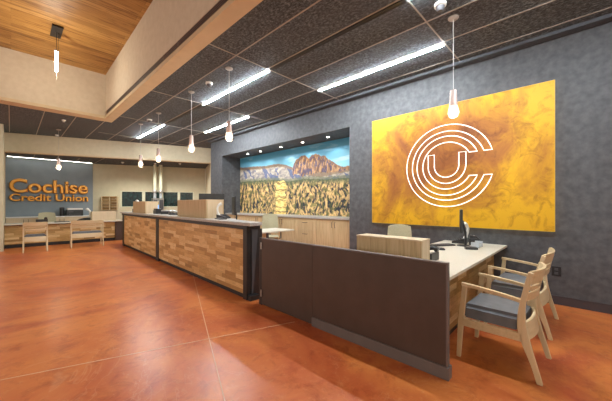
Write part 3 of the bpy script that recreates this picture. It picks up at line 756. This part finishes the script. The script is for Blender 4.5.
# on the low front desk
monitor(4.66, 1.29, .75, R(17), 'black monitor seen edge-on, on the low desk in front of the gold panel', .40, .34, .2)
phone(4.96, 1.39, .75, R(190), 'black desk phone with upright white handset beside the edge-on monitor', 'white', 1.05, True)
printer(4.86, 1.16, .75, R(15), 'small black printer on the low desk right of the white handset', .13, .14, .15)
t = thing('acrylic_tray', 'clear acrylic tray in front of the small black printer', 'tray', (4.66, 1.08, .75), R(0))
part('base', t, 'clear', (-.11,.11,-.05,.05,0,.006)); part('lip', t, 'clear', (-.11,.11,-.05,-.045,.006,.06), (-.11,-.105,-.05,.05,.006,.08), (.105,.11,-.05,.05,.006,.08))
t = thing('card_reader', 'small dark card reader lying at the front of the low desk', 'card reader', (4.36, 1.08, .75), R(30))
part('body', t, 'blackplastic', (-.045,.045,-.075,.075,0,.035), bevel=.008); part('keypad', t, 'darkgrey', (-.03,.03,-.06,.0,.035,.038)); part('display', t, 'steel', (-.03,.03,.02,.055,.035,.037))
keyboard(4.45, 1.50, .75, R(-30), 'black keyboard at the back of the low desk')
t = thing('computer_mouse', 'small black mouse beside the keyboard on the low desk', 'mouse', (4.03, 1.36, .75), R(20))
bm = BM(); lathe(bm, [(0,0),(.032,0),(.034,.012),(.022,.03),(0,.036)], 14); o = obj('shell', bm, 'blackplastic', t, smooth=True); o.scale = (1,1.6,1)
part('scroll_wheel', t, 'darkgrey', (-.004,.004,.018,.034,.028,.038))
phone(3.2, 1.25, .75, R(180), 'black desk phone against the right end of the oak screen box', 'blackplastic', 1.1)
# along the teller counter
monitor(3.1, 5.90, .89, R(-27), 'wide dark monitor showing above the near oak screen box', .54, .34, .37)
monitor(3.36, 5.42, .75, R(66), 'black monitor edge-on before the dark wall left of the mural', .42, .40, .38)
phone(2.66, 4.62, 1.11, R(20), 'black desk phone with upright white handset beside the near oak screen box', 'white', .9, True)
x, y = cl(.10, .98); t = thing('signature_pad', 'thin black signature pad on the stone counter by the near screen box', 'signature pad', (x, y, 1.11), R(80))
part('base', t, 'blackplastic', (-.11,.11,-.07,.07,0,.02), bevel=.005); part('display', t, 'darkgrey', (-.08,.08,-.03,.05,.02,.022))
x, y = cl(.25, 4.7); printer(x, y, 1.11, R(90), 'black printer on the stone counter between the two oak screen boxes', .18, .22, .14)
x, y = cl(.27, 4.25); printer(x, y, 1.11, R(70), 'grey-topped printer on the counter, nearer than the all-black one', .2, .2, .11, 'steel')
x, y = cl(.27, 3.7); phone(x, y, 1.11, R(80), 'black desk phone with silver handset on the counter between screen boxes', 'steel', .9)
x, y = cl(.30, 5.0-.05); t = thing('pen_cup', 'blue pen cup on the counter against the far oak screen box', 'pen cup', (x, y-.05, 1.11))
bm = BM(); lathe(bm, [(0,0),(.03,0),(.033,.1),(.028,.1),(.026,.01),(0,.01)], 14); obj('cup', bm, 'white', t, smooth=True)
bm = BM(); tube(bm, [(0,0,.02),(.01,.02,.24)], .005, 6); tube(bm, [(0,.01,.02),(-.01,-.02,.22)], .005, 6); obj('pens', bm, 'screenglow', t)
x, y = cl(.30, 7.0); phone(x, y, 1.11, R(150), 'desk phone with white handset at the far end of the teller counter', 'white', 1.25, True)
x, y = cl(.32, 6.62); t = thing('card_terminal', 'small terminal with blue screen at the far end of the counter', 'card reader', (x, y, 1.11), R(60))
bm = BM(); prism(bm, [(-.06,0),(.06,0),(.06,.12),(-.06,.03)], -.07, .07, 'x'); obj('body', bm, 'darkgrey', t, bevel=.004)
bm = BM(); prism(bm, [(-.045,.0445),(.05,.116),(.05,.119),(-.045,.0475)], -.055, .055, 'x'); obj('display', bm, 'screenglow', t)
# pneumatic tubes hanging from the lower ceiling, with their stations
for x, y, lab in ((4.42,13.55,'left one of the two pale vertical tubes before the ribbon window'), (4.62,13.42,'right one of the two pale vertical tubes before the ribbon window')):
    t = thing('pneumatic_tube', lab, 'pneumatic tube', (x, y, 0), group='pale vertical tubes')
    bm = BM(); lathe(bm, [(0,1.95),(.066,1.95),(.066,3.10),(0,3.10)], 20); obj('pipe', bm, 'tube', t, smooth=True)
    bm = BM(); lathe(bm, [(0,1.86),(.085,1.86),(.09,1.90),(.09,1.97),(.068,2.0),(0,2.0)], 20); obj('collar', bm, 'steel', t, smooth=True)
    part('station', t, 'steel', (-.10,.10,-.08,.12,.0,1.62)); part('door', t, 'darkgrey', (-.075,.075,-.09,-.08,1.15,1.55))
    bm = BM(); lathe(bm, [(0,1.62),(.06,1.62),(.06,1.87),(0,1.87)], 16); obj('clear_tube', bm, 'clear', t, smooth=True)

# mail slots on the khaki wall
def on_wall(tm, off=0): p = W0+wd*tm - wn*off; return (p.x, p.y)
ang = math.atan2(wd.y, wd.x)
t = thing('mail_sorter', 'small wooden pigeonhole mail sorter on the khaki wall', 'shelf', (*on_wall(.36, .002), 1.11), ang)
part('back_panel', t, 'blocks_x', (0,.58,-.02,0,0,.6))
for a in (0, .28, .56): part('side_panel', t, 'maple', (a,a+.02,-.2,-.02,0,.6))
for k in range(6):
    for a in (.02, .30): part('shelf', t, 'maple_x', (a,a+.26,-.2,-.02,k*.116,k*.116+.018))

# ------------------------------------------------------------------ sign desk and back credenza
t = thing('sign_desk', 'long wood block desk with pale top under the copper lettering', 'desk', (-.14, 12.5, 0))
part('desktop', t, 'offwhite', (0, 3.12, 0, .75, .72, .75), bevel=.003); part('wood_front', t, 'blocks_x', (0.0, 2.87, .18, .22, .11, .71)); part('toe_kick', t, 'black', (0, 2.87, .2, .24, 0, .11)); part('rail', t, 'black', (0, 2.87, .12, .7, .70, .72)); part('pedestal', t, 'brownpanel', (2.87, 3.12, .10, .7, 0, .72))
part('end_leg', t, 'laminate', (.02,.05,.22,.72,0,.70)); 
t = thing('desk_screen', 'pale oak screen box on the right end of the sign desk', 'screen box', (2.02, 12.6, .752))
part('front_face', t, 'laminate_pale', (0, .72, 0, .02, 0, .33)); part('end_face', t, 'laminate_pale', (0, .02, .02, .28, 0, .33)); part('end_face', t, 'laminate_pale', (.70, .72, .02, .28, 0, .33)); part('top', t, 'laminate_pale', (0, .72, 0, .3, .33, .342))
t = thing('credenza', 'low pale oak credenza with white top against the sign wall', 'cabinet', (-.13, 14.42, 0))
part('top', t, 'white', (0, 2.5, -.02, .62, .87, .90)); part('body', t, 'laminate_pale', (.01, 2.49, .02, .61, .08, .87)); part('toe_kick', t, 'black', (.02, 2.48, .06, .5, 0, .08))
for k in range(5):
    d = part('door', t, 'laminate_pale', (.015+k*.495, .505+k*.495, 0, .02, .09, .86), bevel=.001)
    bm = BM(); xx = (.015+k*.495) + (.43 if k % 2 == 0 else .06); tube(bm, [(xx,0,.68),(xx,-.03,.69),(xx,-.03,.80),(xx,0,.81)], .006, 6); obj('handle', bm, 'black', d)
# small things there
phone(.70, 12.80, .75, R(175), 'black desk phone behind the left chair at the sign desk', 'blackplastic', 1.45)
phone(1.84, 13.0, .75, R(230), 'desk phone with pale handset beside the sign desk oak screen', 'white', 1.5, True)
keyboard(1.22, 12.85, .75, 0, 'black keyboard on the sign desk between the two seats')
t = thing('drinks_canister', 'black cylindrical canister on the credenza before the sign wall', 'canister', (1.40, 14.7, .90))
bm = BM(); lathe(bm, [(0,0),(.075,0),(.075,.30),(0,.30)], 20); obj('body', bm, 'blackplastic', t, smooth=True)
bm = BM(); lathe(bm, [(0,.30),(.079,.30),(.079,.33),(.03,.345),(0,.345)], 20); obj('lid', bm, 'darkgrey', t, smooth=True)
t = thing('office_printer', 'dark office printer with pale lid on the credenza', 'printer', (1.78, 14.72, .90))
part('body', t, 'blackplastic', (-.26,.26,-.2,.2,0,.24), bevel=.01); part('paper_tray', t, 'darkgrey', (-.18,.18,-.27,-.2,.05,.07)); part('lid', t, 'white', (-.24,.25,-.2,.2,.24,.30), bevel=.01); part('control_panel', t, 'darkgrey', (-.2,-.05,-.21,-.2,.14,.2))

# wall outlet
t = thing('wall_outlet', 'black power outlet low on the slate wall behind the chairs', 'outlet', (XW, .245, .45))
part('cover_plate', t, 'black', (-.008, 0, -.05, .05, -.065, .065), bevel=.002); part('socket', t, 'darkgrey', (-.011, -.008, -.02, .02, .01, .045)); part('socket', t, 'darkgrey', (-.011, -.008, -.02, .02, -.045, -.01))

# ------------------------------------------------------------------ light from the rest of the building, camera
w = bpy.data.worlds.new('world'); scn.world = w; w.use_nodes = True
bg = w.node_tree.nodes['Background']; bg.inputs[0].default_value = (1, .92, .80, 1); bg.inputs[1].default_value = .66

cam = bpy.data.cameras.new('camera'); co = bpy.data.objects.new('camera', cam); C.objects.link(co)
co.location = (0, 0, 1.37); co.rotation_euler = (R(90), 0, -R(46))
cam.sensor_fit = 'HORIZONTAL'; cam.sensor_width = 36; cam.lens = 36*285/612
cam.shift_y = (204-200.5)/612; cam.clip_start = .05; cam.clip_end = 100
scn.camera = co
scn.view_settings.view_transform = 'Standard'; scn.view_settings.look = 'None'; scn.view_settings.gamma = 1
scn.view_settings.exposure = 0.72; scn.view_settings.use_curve_mapping = False
